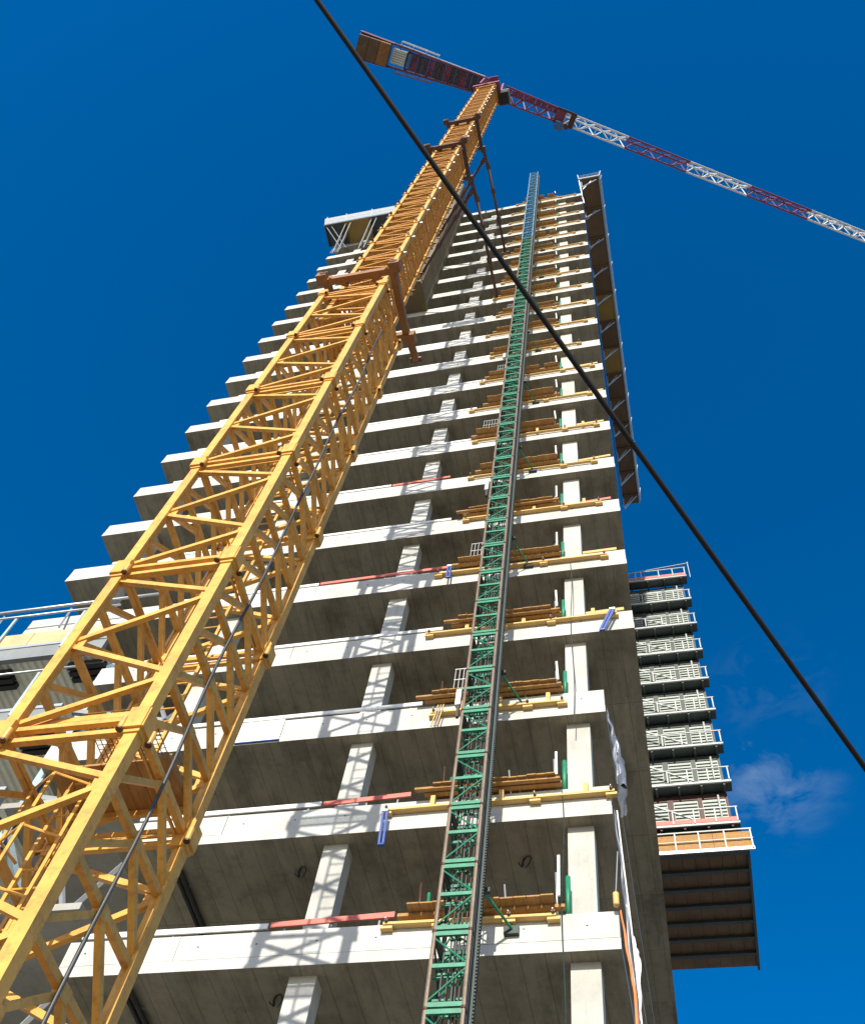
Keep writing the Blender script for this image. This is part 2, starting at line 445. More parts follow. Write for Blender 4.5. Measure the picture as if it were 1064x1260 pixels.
# timber edged bottom deck and its boarded underside
BZ = 43.55
for j in range(5):
    MB().box((XL + j * 2.09 + .01, PY - .30, BZ + .12), (XL + (j + 1) * 2.09 - .01, PY - .26, BZ + 1.25), M['plank']).build('toe_board', pt, off=PO)
MB().box((XL, PY - .32, BZ - .12), (4.5, PY - .22, BZ + .10), M['galv']).build('edge_channel', pt, off=PO)
for px in (-1.0, .3, 1.6, 3.0, 4.42):
    MB().box((px - .04, PY - .40, BZ - .05), (px + .04, PY - .325, BZ + 1.35), M['railgrey']).build('rail_post', pt, off=PO)
MB().box((XL, PY - .41, BZ + 1.3), (4.5, PY - .35, BZ + 1.38), M['railgrey']).box((XL, PY - .41, BZ + .6), (4.5, PY - .36, BZ + .66), M['railgrey']).build('top_rail', pt, off=PO)
MB().box((XL, PY - .15, BZ + .1), (4.2, PY + 9.2, BZ + .3), M['frame']).build('deck', pt, off=PO)
for r in range(7):
    y0 = PY - .1 + r * 1.33
    for c in range(14):
        x0 = XL + c * .725
        MB().box((x0 + .012, y0 + .13, BZ + .02 + random.uniform(-.012, .012)), (x0 + .713, y0 + 1.2, BZ + .098), M['ply']).build('soffit_board', pt, off=PO)
    MB().box((XL, y0 - .12, BZ - .17), (4.18, y0 + .12, BZ + .08), M['frame']).build('cross_beam', pt, off=PO)
MB().box((4.06, PY - .1, BZ - .2), (4.2, PY + 9.2, BZ + .099), M['frame']).build('cross_beam', pt, off=PO)

# ================================================================== STEEL ANNEX at the left
AX = (-20.0, YF, GZ)
annex = thing('steel_annex', 'low steel-framed annex of corrugated decks with timber toe boards left of the tower', 'building', AX)
AXL, AXR, AY = -27.0, -16.15, 15.35
def corrugated(x0, x1, y0, y1, z, mat):
    m = MB(); p = .24; vs = []; x = x0; prof = []
    while x < x1:
        prof += [(x, z), (x + .10, z), (x + .13, z + .075), (x + .21, z + .075)]; x += p
    for (a, b) in prof: vs += [(a, y0, b), (a, y1, b)]
    fs = [(2 * i, 2 * i + 1, 2 * i + 3, 2 * i + 2) for i in range(len(prof) - 1)]
    m.add(vs, fs, mat)
    return m
for i in range(6):
    z = 24.95 - 3.4 * i
    MB().box((AXL, AY, z), (AXR, AY + .16, z + .72), M['grey']).box((AXL, AY - .03, z + .60), (AXR, AY - .002, z + .72), M['galv']).build('edge_beam', annex, off=AX)
    corrugated(AXL, AXR - .02, AY + .17, AY + 5.2, z + .02, M['sheet']).build('corrugated_deck', annex, off=AX)
    MB().box((AXL, AY + .17, z + .12), (AXR - .02 if i < 2 else -12.45, AY + 9, z + .3), M['raw']).build('deck_slab', annex, off=AX)
    MB().box((AXL, AY + 5.21, z - .15), (AXR - .02, AY + 5.5, z + .11), M['grey']).build('inner_beam', annex, off=AX)
    for j in range(4 if i == 0 else 0):
        xb = AXL + 2.66 * j
        MB().box((xb + .01, AY - .02, z + .74), (xb + 2.65, AY + .03, z + 1.42 + random.uniform(-.03, .03)), M['paleply']).build('toe_board', annex, off=AX)
    for xp in (-26.4, -24.2, -22.0, -20.1, -17.6):
        MB().beam((xp, AY - .07, z + .3), (xp - .05, AY - .07, z + 2.45), .09, .06, M['paleblue']).build('rail_post', annex, off=AX)
        if i == 0: MB().beam((xp - .6, AY - .075, z + 1.5), (xp - 1.0, AY + .2, z + 3.15), .06, .06, M['galv']).build('rail_post', annex, off=AX)
    if i == 0:
        MB().tube([(AXL, AY + .1, z + 3.17), (-15.4, AY + .1, z + 3.2)], .055, M['galv'], 8).build('top_rail', annex, True, off=AX)
    MB().tube([(AXL, AY - .12, z + 2.4), (-16.4, AY - .12, z + 2.4)], .035, M['galv'], 8).build('top_rail', annex, True, off=AX)
    for vx in (-20.55, -17.35):
        for s in range(3):
            MB().box((vx, AY + .35 + s * .24, z - .20), (vx + 1.25, AY + .52 + s * .24, z + .018), M['black']).build('vent_duct', annex, off=AX)
for xc, lean in ((-16.0, .18), (-21.6, .1), (-26.8, 0)):
    for off in (-.12, .12):
        MB().beam((xc + lean, AY + .72 + off, GZ), (xc, AY + .72 + off, 25.0), .03, .26, M['paleblue'], up=(1, 0, 0)).build('column_flange', annex, off=AX)
    MB().beam((xc + lean, AY + .72, GZ), (xc, AY + .72, 25.0), .22, .03, M['slate'], up=(1, 0, 0)).build('column_web', annex, off=AX)
for i in range(6):
    z = 21.9 - 3.4 * i
    MB().beam((-15.95, AY + .5, z + 2.9), (-14.9, AY + 3.2, z + .3), .16, .16, M['paleblue']).build('brace', annex, off=AX)
    MB().beam((-15.95, AY + .3, z + .35), (-12.6, AY + .9, z + .1), .12, .16, M['grey']).build('tie_beam', annex, off=AX)
    MB().beam((-13.2, AY + .7, z + .1), (-14.6, AY + 1.3, z + 2.6), .10, .10, M['galv']).build('brace', annex, off=AX)
    MB().beam((-13.2, AY + .7, z + .1), (-12.8, AY + 1.5, z + 2.6), .10, .10, M['galv']).build('brace', annex, off=AX)

# ================================================================== TOWER CRANE
CX, CY = -6.992, 7.933
CO = (CX, CY, GZ)
crane = thing('tower_crane', 'tall yellow lattice tower crane with red and white jib in front of the tower', 'crane', CO)
def cl(x, y, z): return Vector((x, y, z))          # crane-local coordinates, z above the ground
ZJ, LS, HW = 9.58 - GZ, 4.041, 0.913
CORN = ((-1, -1), (1, -1), (1, 1), (-1, 1))        # left, near, right, far legs
def leg_mesh(sx, sy, hw, L, w, mat, knuckle):
    m = MB()
    m.angle((sx * (hw + w / 2), sy * (hw + w / 2), 0), (0, 0, L), w, w * .28, mat, -sx, -sy)
    m.box((sx * hw - w * .35, sy * hw - w * .35, 0), (sx * hw + w * .35, sy * hw + w * .35, L), mat)
    if knuckle:                                     # pinned splice: sleeve, lugs and bolts
        k = w * .64
        m.box((sx * hw - k, sy * hw - k, L - .26), (sx * hw + k, sy * hw + k, L - .004), mat)
        m.box((sx * hw - k - .006, sy * hw - k - .006, L + .004), (sx * hw + k + .006, sy * hw + k + .006, L + .20), mat)
        for ax in (0, 1):
            a = [sx * hw, sy * hw]; s = (sx, sy)[1 - ax]
            lo = [0, 0]; hi = [0, 0]
            lo[ax] = a[ax] - .125; hi[ax] = a[ax] + .125
            e = a[1 - ax] + s * k; lo[1 - ax], hi[1 - ax] = sorted((e - s * .05, e + s * .035))
            m.box((*lo, L - .20 + ax * .013), (*hi, L + .17 - ax * .017), mat)
            p = [0, 0]; p[ax] = a[ax] - (sx, sy)[ax] * .14; p[1 - ax] = e + s * .03
            m.tube([(*p, L - .22), (*p, L - .02)], .038, mat, 8)
            m.tube([(*p, L - .25), (*p, L - .22)], .046, M['bolt'], 8)
    return m
def lower_section():
    out = []; L = LS; hw = HW; y = M['yellow']
    for sx, sy in CORN: out.append((leg_mesh(sx, sy, hw, L, .17, y, True), 'leg'))
    q = [0.16, L * .25, L * .5, L * .75, L - .22]
    for s in (-1, 1):                               # laced faces (towards the camera and the tower)
        yy = s * hw
        for i in range(4):
            a, b = (-1, 1) if i % 2 else (1, -1)
            # starts at the left leg at the joint above and zigzags down
            xs = (-1, 1, -1, 1, -1)
            if i: out.append((MB().box((xs[i] * hw - (.20 if xs[i] > 0 else .02), yy - .012, q[i] - .15), (xs[i] * hw + (.02 if xs[i] > 0 else .20), yy + .012, q[i] + .15), y), 'gusset'))
            out.append((MB().beam((xs[i] * hw, yy, q[i] + .05), (xs[i + 1] * hw, yy, q[i + 1] - .05), .075, .085, y), 'diagonal_brace'))
        for dz in (-.12, .10):
            out.append((MB().beam((-hw, yy, L + dz), (hw, yy, L + dz), .075, .075, y), 'cross_bar'))
    for s in (-1, 1):                               # K-braced side faces
        xx = s * hw
        for i in range(1, 5):
            z1 = q[i] if i < 4 else L - .02; zb = q[i - 1] if i > 1 else .0
            out.append((MB().beam((xx, -hw, z1), (xx, hw, z1), .09, .10, y), 'cross_bar'))
            out.append((MB().beam((xx, 0, z1 - .04), (xx, -hw, zb + .08), .085, .08, y), 'diagonal_brace'))
            out.append((MB().beam((xx, 0, z1 - .04), (xx, hw, zb + .08), .085, .08, y), 'diagonal_brace'))
            out.append((MB().box((xx - .05, -.10, z1 - .11), (xx + .05, .10, z1 + .06), y), 'gusset'))
    return out
low_src = None
for n in range(-3, 5):
    z = ZJ + n * LS
    # the section's own mesh is its inner ring frame at the joint; legs and bars hang from it
    if low_src is None:
        ring = MB()
        for (a, b) in zip(CORN, CORN[1:] + CORN[:1]):
            ring.beam((a[0] * (HW - .09), a[1] * (HW - .09), LS - .06), (b[0] * (HW - .09), b[1] * (HW - .09), LS - .06), .03, .04, M['yellow'])
        sec = ring.build('mast_section', crane)
        kids = [mb.build(nm, sec) for mb, nm in lower_section()]
        low_src = (sec, kids)
    else:
        sec = share(low_src[0], crane)
        for kd in low_src[1]: share(kd, sec)
    sec.location = (0, 0, z)
TOPL = ZJ + 5 * LS                                   # top of the wide mast
# inner, narrower mast
HU, LU = 0.664, 2.392
zu0 = 30.19 - GZ - LU
NU = 28
up_src = None
def upper_section():
    o = M['yellowshade']; L = LU; hw = HU; out = []
    for sx, sy in CORN:
        m = MB()
        m.angle((sx * (hw + .07), sy * (hw + .07), 0), (0, 0, L), .145, .045, M['yellow'], -sx, -sy)
        m.box((sx * hw - .05, sy * hw - .05, 0), (sx * hw + .05, sy * hw + .05, L), M['yellow'])
        m.box((sx * hw - .11, sy * hw - .11, L - .16), (sx * hw + .11, sy * hw + .11, L + .13), M['yellow'])
        for ax in (0, 1):
            p = [sx * hw, sy * hw]; p[ax] += (sx, sy)[ax] * .12
            q2 = list(p); q2[ax] += (sx, sy)[ax] * .10
            m.tube([(*p, L - .02), (*q2, L - .02)], .042, M['galv'] if (sx, sy) == (1, -1) else M['bolt'], 8)
        out.append((m, 'leg'))
    q = [0.1, L * .25, L * .5, L * .75, L - .12]
    for s in (-1, 1):
        m = MB()
        xs = (-1, 1, -1, 1, -1)
        for i in range(4): m.beam((xs[i] * hw, s * hw, q[i] + .03), (xs[i + 1] * hw, s * hw, q[i + 1] - .03), .06, .075, o)
        m.beam((-hw, s * hw, L - .06), (hw, s * hw, L - .06), .07, .08, o)
        m.beam((-hw, s * hw, L + .07), (hw, s * hw, L + .07), .07, .06, o)
        out.append((m, 'lacing'))
        m = MB()
        for i in range(1, 5):
            zt = q[i]; zb = q[i - 1]
            m.beam((s * hw, -hw, zt), (s * hw, hw, zt), .06, .07, o)
            m.beam((s * hw, 0, zt), (s * hw, -hw, zb), .055, .055, o); m.beam((s * hw, 0, zt), (s * hw, hw, zb), .055, .055, o)
        out.append((m, 'lacing'))
    return out
for n in range(NU):
    z = zu0 + n * LU
    if up_src is None:
        ring = MB()
        for (a, b) in zip(CORN, CORN[1:] + CORN[:1]):
            ring.beam((a[0] * (HU - .08), a[1] * (HU - .08), LU - .25), (b[0] * (HU - .08), b[1] * (HU - .08), LU - .25), .04, .05, M['yellowshade'])
        sec = ring.build('mast_section', crane)
        up_src = (sec, [mb.build(nm, sec) for mb, nm in upper_section()])
    else:
        sec = share(up_src[0], crane)
        for kd in up_src[1]: share(kd, sec)
    sec.location = (0, 0, z)
ZT = zu0 + NU * LU                                   # top of the mast (crane-local)

# tie collars
def collar(zw, hx, hy, sec_h, lug=True):
    z = zw - GZ; m = MB(); b = M['brown'] if lug else M['strut']
    m.box((-hx, -hy, z - sec_h), (hx, -hy + .20, z + sec_h), b)
    m.box((-hx, hy - .20, z - sec_h), (hx, hy, z + sec_h), b)
    m.box((-hx, -hy + .201, z - sec_h), (-hx + .20, hy - .201, z + sec_h), b)
    m.box((hx - .20, -hy + .201, z - sec_h), (hx, hy - .201, z + sec_h), b)
    c = m.build('tie_collar', crane)
    for sx, sy in CORN:
        MB().box((sx * hx - .17, sy * hy - .17, z - sec_h * 1.3), (sx * hx + .15, sy * hy + .15, z + sec_h * 1.3), b).build('corner_block', c)
        e = MB().tube([(sx * (hx - .05), sy * (hy + .165), z), (sx * (hx - .05), sy * (hy + .19), z)], .12, M['bolt'], 10); e.build('pin', c)
        MB().beam((sx * (hx - .2), sy * hy, z - .05), (sx * (hx - .75), sy * (hy - .3), z - .05), .12, sec_h * 1.4, b).build('gusset', c)
    if lug:
        MB().beam((hx - .05, hy, z), (hx + .02, hy + .75, z), .20, .20, b).build('lug', c)
        MB().tube([(hx - .15, hy + .72, z), (hx + .2, hy + .72, z)], .09, M['bolt'], 10).build('pin', c)
    return c
collar(31.0, 1.14, 1.14, .16)
collar(59.15, 1.02, 1.02, .17, False)
collar(70.2, 1.02, 1.02, .17, False)
def strut(p, q, r=.085):
    p = Vector(p) - Vector(CO); q = Vector(q) - Vector(CO)
    d = (q - p)
    m = MB().tube([p, q], r, M['strut'], 10)
    s = m.build('tie_strut', crane, True)
    for f in (.03, .30, .62):
        c = p + d * f
        MB().tube([c - d.normalized() * .16, c + d.normalized() * .16], r * 1.7, M['strut'], 10).build('coupling', s)
    MB().beam(q - d.normalized() * .05, q + d.normalized() * .02, .5, .4, M['brown']).build('end_plate', s)
for zc in (59.15, 70.2):
    c0 = (CX + 1.0, CY + 1.05, zc)
    MB().beam(Vector((1.0, 1.0, zc - GZ)), Vector((1.12, 2.0, zc - GZ)), .20, .18, M['strut']).build('lug', crane)
    strut((CX + 1.14, CY + 2.0, zc), (-5.62, YF - .03, zc - .85))
    strut((CX + 1.0, CY + 1.6, zc), (-9.9, 13.84, zc - .2))
    strut((CX - 1.0, CY + 1.1, zc), (-10.6, 13.9, zc - .2))

# ladder, trailing cable and landing inside the wide mast
def ladder(x0, y0, z0, z1, w=.42, cage=True):
    m = MB().beam((x0, y0, z0), (x0, y0, z1), .05, .05, M['yellow']).beam((x0 + w, y0, z0), (x0 + w, y0, z1), .05, .05, M['yellow'])
    ld = m.build('ladder', crane)
    z = z0 + .2
    r0 = None
    while z < z1:
        if r0 is None: r0 = MB().tube([(x0, y0, 0), (x0 + w, y0, 0)], .016, M['yellow'], 6).build('rung', ld); r0.location = (0, 0, z)
        else: share(r0, ld, (0, 0, z))
        z += .30
    if not cage: return
    z = z0 + 1.8; h0 = None
    while z < z1 - .2:
        pts = [(x0 - .12, y0 - .02, 0), (x0 - .18, y0 - .38, 0), (x0 + w / 2, y0 - .62, 0), (x0 + w + .18, y0 - .38, 0), (x0 + w + .12, y0 - .02, 0)]
        if h0 is None: h0 = MB().tube(pts, .02, M['yellow'], 6).build('safety_hoop', ld); h0.location = (0, 0, z)
        else: share(h0, ld, (0, 0, z))
        z += .9
    for px, py in ((x0 + w / 2, y0 - .62), (x0 - .18, y0 - .38), (x0 + w + .18, y0 - .38)):
        MB().beam((px, py, z0 + 1.8), (px, py, z - .9), .045, .02, M['yellow']).build('cage_strap', ld)
ladder(-.62, .25, 0.3, ZJ + .45)
ladder(.02, .25, ZJ + .5, ZJ + 5 * LS - .5, .36, False)
for i, n in enumerate((0,)):
    z = ZJ + n * LS + .42
    pf = MB()
    for sg in (-1, 1): pf.beam((-HW, sg * .8, z - .06), (HW, sg * .8, z - .06), .06, .10, M['yellow'])
    po = pf.build('landing_frame', crane)
    for j in range(7):
        x0 = -.86 + j * .246
        lo_y = -.10 if (i % 2 == 0 and j < 3) or (i % 2 == 1 and j > 3) else -.82
        if n == 0: lo_y = -.02
        MB().box((x0 + .006, lo_y, z), (x0 + .24, .84, z + .035), M['plank']).build('plank', po)
    MB().box((.72, .10, z + .04), (.76, .84, z + .26), M['plank']).build('toe_board', po)
gm = MB()
for i in range(13): gm.box((-.06 + i * .075, -.84, ZJ + .425), (-.052 + i * .075, -.05, ZJ + .435), M['brown'])
for i in range(12): gm.box((-.06, -.84 + i * .072, ZJ + .4355), (.85, -.832 + i * .072, ZJ + .4445), M['brown'])
gm.build('grating', crane)
m = MB(); pts = []
for i in range(60):
    z = i * (ZJ + 5 * LS - 2) / 59
    pts.append((HW + .085 + .02 * math.sin(z * 1.3), -.14 + .03 * math.sin(z * .8), z))
m.tube(pts, .024, M['hose'], 8).build('power_cable', crane, True)

# slewing head, cab, jib and counter-jib
HZ = ZT
MB().box((-.85, -.85, HZ), (.85, .85, HZ + .35), M['yellowshade']).build('mast_head', crane)
MB().tube([(0, 0, HZ + .35), (0, 0, HZ + .75)], 1.0, M['bolt'], 28).build('slewing_ring', crane)
JA = math.atan2(.515, .857)
top = MB().box((-1.15, -.95, HZ + .75), (1.15, .95, HZ + 1.6), M['violet']).build('turntable', crane)
top.rotation_euler = (0, 0, 0)
ju = Vector((math.cos(JA), math.sin(JA), 0)); jv = Vector((-math.sin(JA), math.cos(JA), 0))
JZ = 101.5 - GZ
def jp(a, b, c): return ju * a + jv * b + Vector((0, 0, JZ + c))
m = MB()
for a in (-.95, .95):
    for b in (-.6, .6): m.beam(Vector((a * ju.x + b * jv.x, a * ju.y + b * jv.y, HZ + 1.6)), jp(a * .9, b, 1.5), .16, .16, M['violet'])
for z_ in (2.9, 4.2, 5.4):
    for b in (-.6, .6): m.beam(ju * -.95 + jv * b + Vector((0, 0, HZ + z_)), ju * .95 + jv * b + Vector((0, 0, HZ + z_)), .1, .1, M['violet'])
    for a in (-.95, .95): m.beam(ju * a + jv * -.6 + Vector((0, 0, HZ + z_)), ju * a + jv * .6 + Vector((0, 0, HZ + z_)), .1, .1, M['violet'])
m.build('tower_top', crane)
th = MB()
for a in (-.6, .5):
    for b in (-.5, .5): th.beam(jp(a, b, 1.5), jp(a * .6 - .2, b * .8, 3.4), .12, .12, M['violet'])
th.box((-.75, -.75, JZ + 3.3), (.55, .55, JZ + 3.6), M['violet']); th.build('top_frame', crane)
# cab
cb = MB()
cabc = ju * 1.35 + jv * -.35 + Vector((0, 0, HZ + .2))
cb.box((cabc.x - .42, cabc.y - .45, cabc.z + .2), (cabc.x + .42, cabc.y + .6, cabc.z + 1.9), M['frame'])
cab = cb.build('operator_cab', crane)
MB().box((cabc.x - .47, cabc.y - .52, cabc.z + 1.902), (cabc.x + .47, cabc.y + .67, cabc.z + 2.0), M['white']).build('cab_roof', cab)
MB().box((cabc.x - .36, cabc.y - .48, cabc.z + .7), (cabc.x + .36, cabc.y - .455, cabc.z + 1.7), M['black']).build('window', cab)
MB().box((cabc.x - .36, cabc.y - .4, cabc.z + .17), (cabc.x + .36, cabc.y + .5, cabc.z + .196), M['black']).build('floor_window', cab)

def jib_section(a0, a1, w0, w1, col, bay, bar=.085):
    m = MB(); c = M[col]
    n = max(2, round((a1 - a0) / bay))
    def W(a): t = (a - a0) / (a1 - a0); return (w0 + (w1 - w0) * t) / 2
    for s in (-1, 1): m.beam(jp(a0, s * W(a0), 0), jp(a1, s * W(a1), 0), .15, .15, c)
    m.beam(jp(a0, 0, 1.35), jp(a1, 0, 1.35), .15, .15, c)
    for i in range(n):
        b0 = a0 + (a1 - a0) * i / n; b1 = a0 + (a1 - a0) * (i + 1) / n; bm = (b0 + b1) / 2
        s = 1 if i % 2 else -1
        m.beam(jp(b0, s * W(b0), 0), jp(b1, -s * W(b1), 0), bar, bar, c)
        m.beam(jp(b0, -W(b0), 0), jp(b0, W(b0), 0), bar * .8, bar * .8, c)
        for sg in (-1, 1):
            m.beam(jp(b0, sg * W(b0), 0), jp(bm, 0, 1.35), bar, bar, c)
            m.beam(jp(bm, 0, 1.35), jp(b1, sg * W(b1), 0), bar, bar, c)
    return m.build('jib_section', crane)
jib_section(1.2, 7.2, 1.35, 1.15, 'violet', 1.1, .11)
a = 7.2
for i in range(8):
    jib_section(a, a + 6.1, 1.05 - .05 * i, 1.0 - .05 * i, 'white' if i % 2 == 0 else 'violet', 1.5)
    a += 6.12
m = MB()                                             # boarded walkway along the jib root
m.box((0, 0, 0), (0.01, .01, .01), M['violet'])
for i in range(10): m.beam(jp(1.3 + i * .58, -.30, .16), jp(1.3 + i * .58 + .5, -.30, .16), .5, .05, M['violet'])
m.v = m.v[8:]; m.f = [[q_ - 8 for q_ in f] for f in m.f[6:]]; m.mi = m.mi[6:]
m.build('jib_walkway', crane)
tr = MB()
for s in (-1, 1): tr.beam(jp(6.3, s * .62, -.12), jp(8.1, s * .62, -.12), .18, .22, M['bolt'])
tr.beam(jp(7.9, -.6, .05), jp(7.9, .6, .05), .5, .5, M['bolt']); tr.beam(jp(6.4, -.6, -.1), jp(6.4, .6, -.1), .16, .2, M['violet'])
tr.beam(jp(6.7, -.62, .1), jp(6.7, .62, .1), .9, .5, M['violet'])
tro = tr.build('trolley', crane)
MB().beam(jp(6.5, .75, -.55), jp(7.3, .75, -.55), .75, .8, M['slate']).build('maintenance_basket', tro)
hb = MB()
for s in (-.25, .25): hb.tube([jp(7.2, s, -.2), jp(7.2, s * .5, -5.5)], .02, M['cable'], 6)
hb.build('hoist_rope', tro)
hk = MB(); hk.beam(jp(7.2, 0, -5.4), jp(7.2, 0, -6.2), .3, .5, M['bolt']); hk.build('hook_block', tro)
# counter-jib
cj = MB()
CA = math.atan2(-5.83, -10.9) + math.pi
cu = Vector((math.cos(CA), math.sin(CA), 0)); cv = Vector((-math.sin(CA), math.cos(CA), 0))
def cp(a, b, c): return cu * -a + cv * b + Vector((0, 0, JZ + c))
def CW(a): return .72 + .36 * max(0, min(1, (a - 1) / 11))
for s in (-1, 1):
    cj.beam(cp(.8, s * CW(.8), 0), cp(12.6, s * CW(12.6), 0), .16, .34, M['plum'])
    cj.beam(cp(.8, s * CW(.8), .95), cp(12.6, s * CW(12.6), .95), .07, .07, M['plum'])
    for i in range(11): cj.beam(cp(1 + i * 1.1, s * CW(1 + i * 1.1), 0), cp(1 + i * 1.1, s * CW(1 + i * 1.1), .95), .06, .06, M['plum'])
cjo = cj.build('counter_jib', crane)
for i in range(8):
    a0 = 1.0 + i * 1.0
    m = MB(); s = 1 if i % 2 else -1
    m.beam(cp(a0, s * CW(a0), 0), cp(a0 + 1, -s * CW(a0 + 1), 0), .09, .12, M['plum']); m.beam(cp(a0, -CW(a0), 0), cp(a0, CW(a0), 0), .09, .12, M['plum'])
    m.build('cross_brace', cjo)
for i in range(14):
    a0 = .9 + i * .52
    MB().beam(cp(a0, 0, .12), cp(a0 + .5, 0, .12), 1.3 + .02 * i, .03, M['hose' if i % 3 else 'violet']).build('deck_grating', cjo)
for i in range(3):
    a0 = 9.7 + i * .98
    MB().beam(cp(a0, 0, -.35), cp(a0 + .94, 0, -.35), 1.92, 1.9, M['ply' if i else 'brown']).build('counterweight', cjo)
MB().beam(cp(9.5, 1.02, -.1), cp(12.7, 1.12, -.1), .10, .9, M['plum']).build('side_plate', cjo)
MB().beam(cp(9.5, -1.02, -.1), cp(12.7, -1.12, -.1), .10, .9, M['plum']).build('side_plate', cjo)
MB().beam(cp(10.2, 1.10, -.1), cp(11.9, 1.15, -.1), .06, .7, M['red']).build('side_plate', cjo)
SIDE = -1
wn_ = MB().beam(cp(8.15, -.05, -.15), cp(9.45, -.05, -.15), 1.25, .8, M['louvre']).build('winch_housing', cjo)
for i in range(6): MB().beam(cp(8.2, -.55 + i * .2, -.58), cp(9.4, -.55 + i * .2, -.58), .06, .05, M['white']).build('rib', wn_)
MB().beam(cp(7.7, 0, -.05), cp(8.05, 0, -.05), 1.3, .5, M['slate']).build('winch_drum', cjo)
for s in (-1, 1):
    m = MB(); wc = M['white' if s == SIDE else 'plum']
    m.beam(cp(5.4, s * 1.22, .15), cp(8.9, s * 1.36, .15), .08, .08, wc); m.beam(cp(5.4, s * 1.22, 1.0), cp(8.9, s * 1.36, 1.0), .06, .06, wc)
    for a0 in (5.4, 6.6, 7.8, 8.9): m.beam(cp(a0, s * CW(a0), .15), cp(a0, s * (1.22 + (a0 - 5.4) * .04), .15), .06, .06, wc); m.beam(cp(a0, s * (1.22 + (a0 - 5.4) * .04), .15), cp(a0, s * (1.22 + (a0 - 5.4) * .04), 1.0), .05, .05, wc)
    m.build('side_rail', cjo)
MB().beam(cp(.9, SIDE * .82, .2), cp(9.0, SIDE * 1.08, .2), .05, .14, M['white']).build('edge_strip', cjo)

# ================================================================== HOIST MAST
HX, HYF, HS = -3.80, 13.98, .62
HO = (HX, HYF, GZ)
hoist = thing('hoist_mast', 'green lattice hoist mast with brown guide tubes and a blue top climbing the front', 'hoist', HO)
SEC = 1.508
def hoist_section(c):
    h = HS / 2; out = []
    for sx, sy in CORN:
        mat = (M['rail'] if sy < 0 else M['darkgreen']) if c is M['green'] else M['skyrail']
        r = .037 if sy < 0 else .033
        x = sx * h; y = HS / 2 + sy * h
        m = MB().tube([(x, y, .01), (x, y, SEC - .01)], r, mat, 8)
        m.tube([(x, y, SEC - .035), (x, y, SEC + .01)], r * 1.35, M['bolt'], 8)
        out.append((m, 'guide_tube'))
    for z_, hh in ((.05, .085), (SEC - .075, .085)):
        for yy in (0, HS): out.append((MB().beam((-h, yy, z_), (h, yy, z_), .05, hh, c), 'cross_bar'))
        for xx in (-h, h): out.append((MB().beam((xx, 0, z_), (xx, HS, z_), .05, hh, M['darkgreen'] if c is M['green'] else c), 'cross_bar'))  # side bars coloured darker than the front: grazing-sun shade painted in
    out.append((MB().beam((-h, 0, SEC * .52), (h, 0, SEC * .52), .045, .075, c), 'cross_bar'))
    out.append((MB().beam((-h, HS, SEC * .40), (h, HS, SEC * .40), .045, .075, c), 'cross_bar'))
    m = MB().tube([(-h, 0, .12), (h, 0, SEC * .5)], .017, c, 6); m.tube([(h, 0, SEC * .54), (-h, 0, SEC - .14)], .017, c, 6); out.append((m, 'brace'))
    m = MB().tube([(h, HS, .12), (-h, HS, SEC * .4)], .017, c, 6); m.tube([(-h, HS, SEC * .44), (h, HS, SEC - .14)], .017, c, 6); out.append((m, 'brace'))
    for zc_ in (.30, .72, .95, 1.2):
        out.append((MB().beam((-h, HS * (.35 if zc_ < .8 else .65), zc_), (h, HS * (.35 if zc_ < .8 else .65), zc_ + .02), .03, .04, c), 'cross_bar'))
    m = MB().tube([(-h, 0, .75), (h, HS, 1.45)], .015, c, 6); m.tube([(-h, HS, .1), (h, 0, .7)], .015, c, 6); out.append((m, 'brace'))
    for xx in (-h, h):
        m = MB().tube([(xx, 0, .12), (xx, HS, SEC * .5)], .02, M['darkgreen'], 6); m.tube([(xx, HS, SEC * .54), (xx, 0, SEC - .14)], .02, M['darkgreen'], 6); out.append((m, 'brace'))
    # cable tray and toothed rack on the right side
    out.append((MB().box((h + .012, .07, .0), (h + .04, HS - .06, SEC - .012), M['darkgreen']), 'cable_tray'))
    rk = MB().box((h + .045, HS * .40, 0), (h + .085, HS * .62, SEC), M['darkgreen'])
    for i in range(22): rk.box((h + .086, HS * .43, i * SEC / 22 + .01), (h + .11, HS * .59, i * SEC / 22 + .045), M['darkgreen'])
    out.append((rk, 'rack'))
    return out
src = {}
nsec = int((90.3 - GZ) / SEC)
for i in range(nsec):
    z = i * SEC
    key = 'teal' if z + GZ > 64.6 else 'green'
    if key not in src:
        m = MB().box((-.10, .24, .02), (.10, .30, .05), M[key])
        sec = m.build('mast_section', hoist)
        src[key] = (sec, [mb.build(nm, sec) for mb, nm in hoist_section(M[key])])
    else:
        sec = share(src[key][0], hoist)
        for kd in src[key][1]: share(kd, sec)
    sec.location = (0, 0, z + .42)
# hanging power cables and control tubes inside the mast
for dx, dy, r in ((-.12, .10, .015), (-.05, .14, .012), (.06, .08, .018), (.13, .12, .014), (.19, .16, .012)):
    pts = [(dx + .02 * math.sin(i * .9 + dx * 20), dy, i * 1.5) for i in range(58)]
    MB().tube(pts, r, M['hose'], 6).build('control_cable', hoist, True)
MB().box((-.4, -.1, 0), (.4, .75, .42), M['grey']).build('base_frame', hoist)
# ties to the slab edges
for k in range(0, 21, 2):
    z = fz(k) + .55 - GZ
    for sx in (1,):
        t = MB().beam((sx * .31, .66, z + .10), (sx * .31 + (.42 if sx > 0 else -.42), YF - HYF - .06, z - .05), .04, .04, M['green']).build('wall_tie', hoist)
        MB().box((sx * .73 - .17, YF - HYF - .09, z - .15), (sx * .73 + .12, YF - HYF - .004, z + .03), M['darkgreen']).build('anchor_plate', t)
    MB().beam((-.45, .68, z + .1), (.45, .68, z + .1), .08, .10, M['darkgreen']).build('wall_tie', hoist)
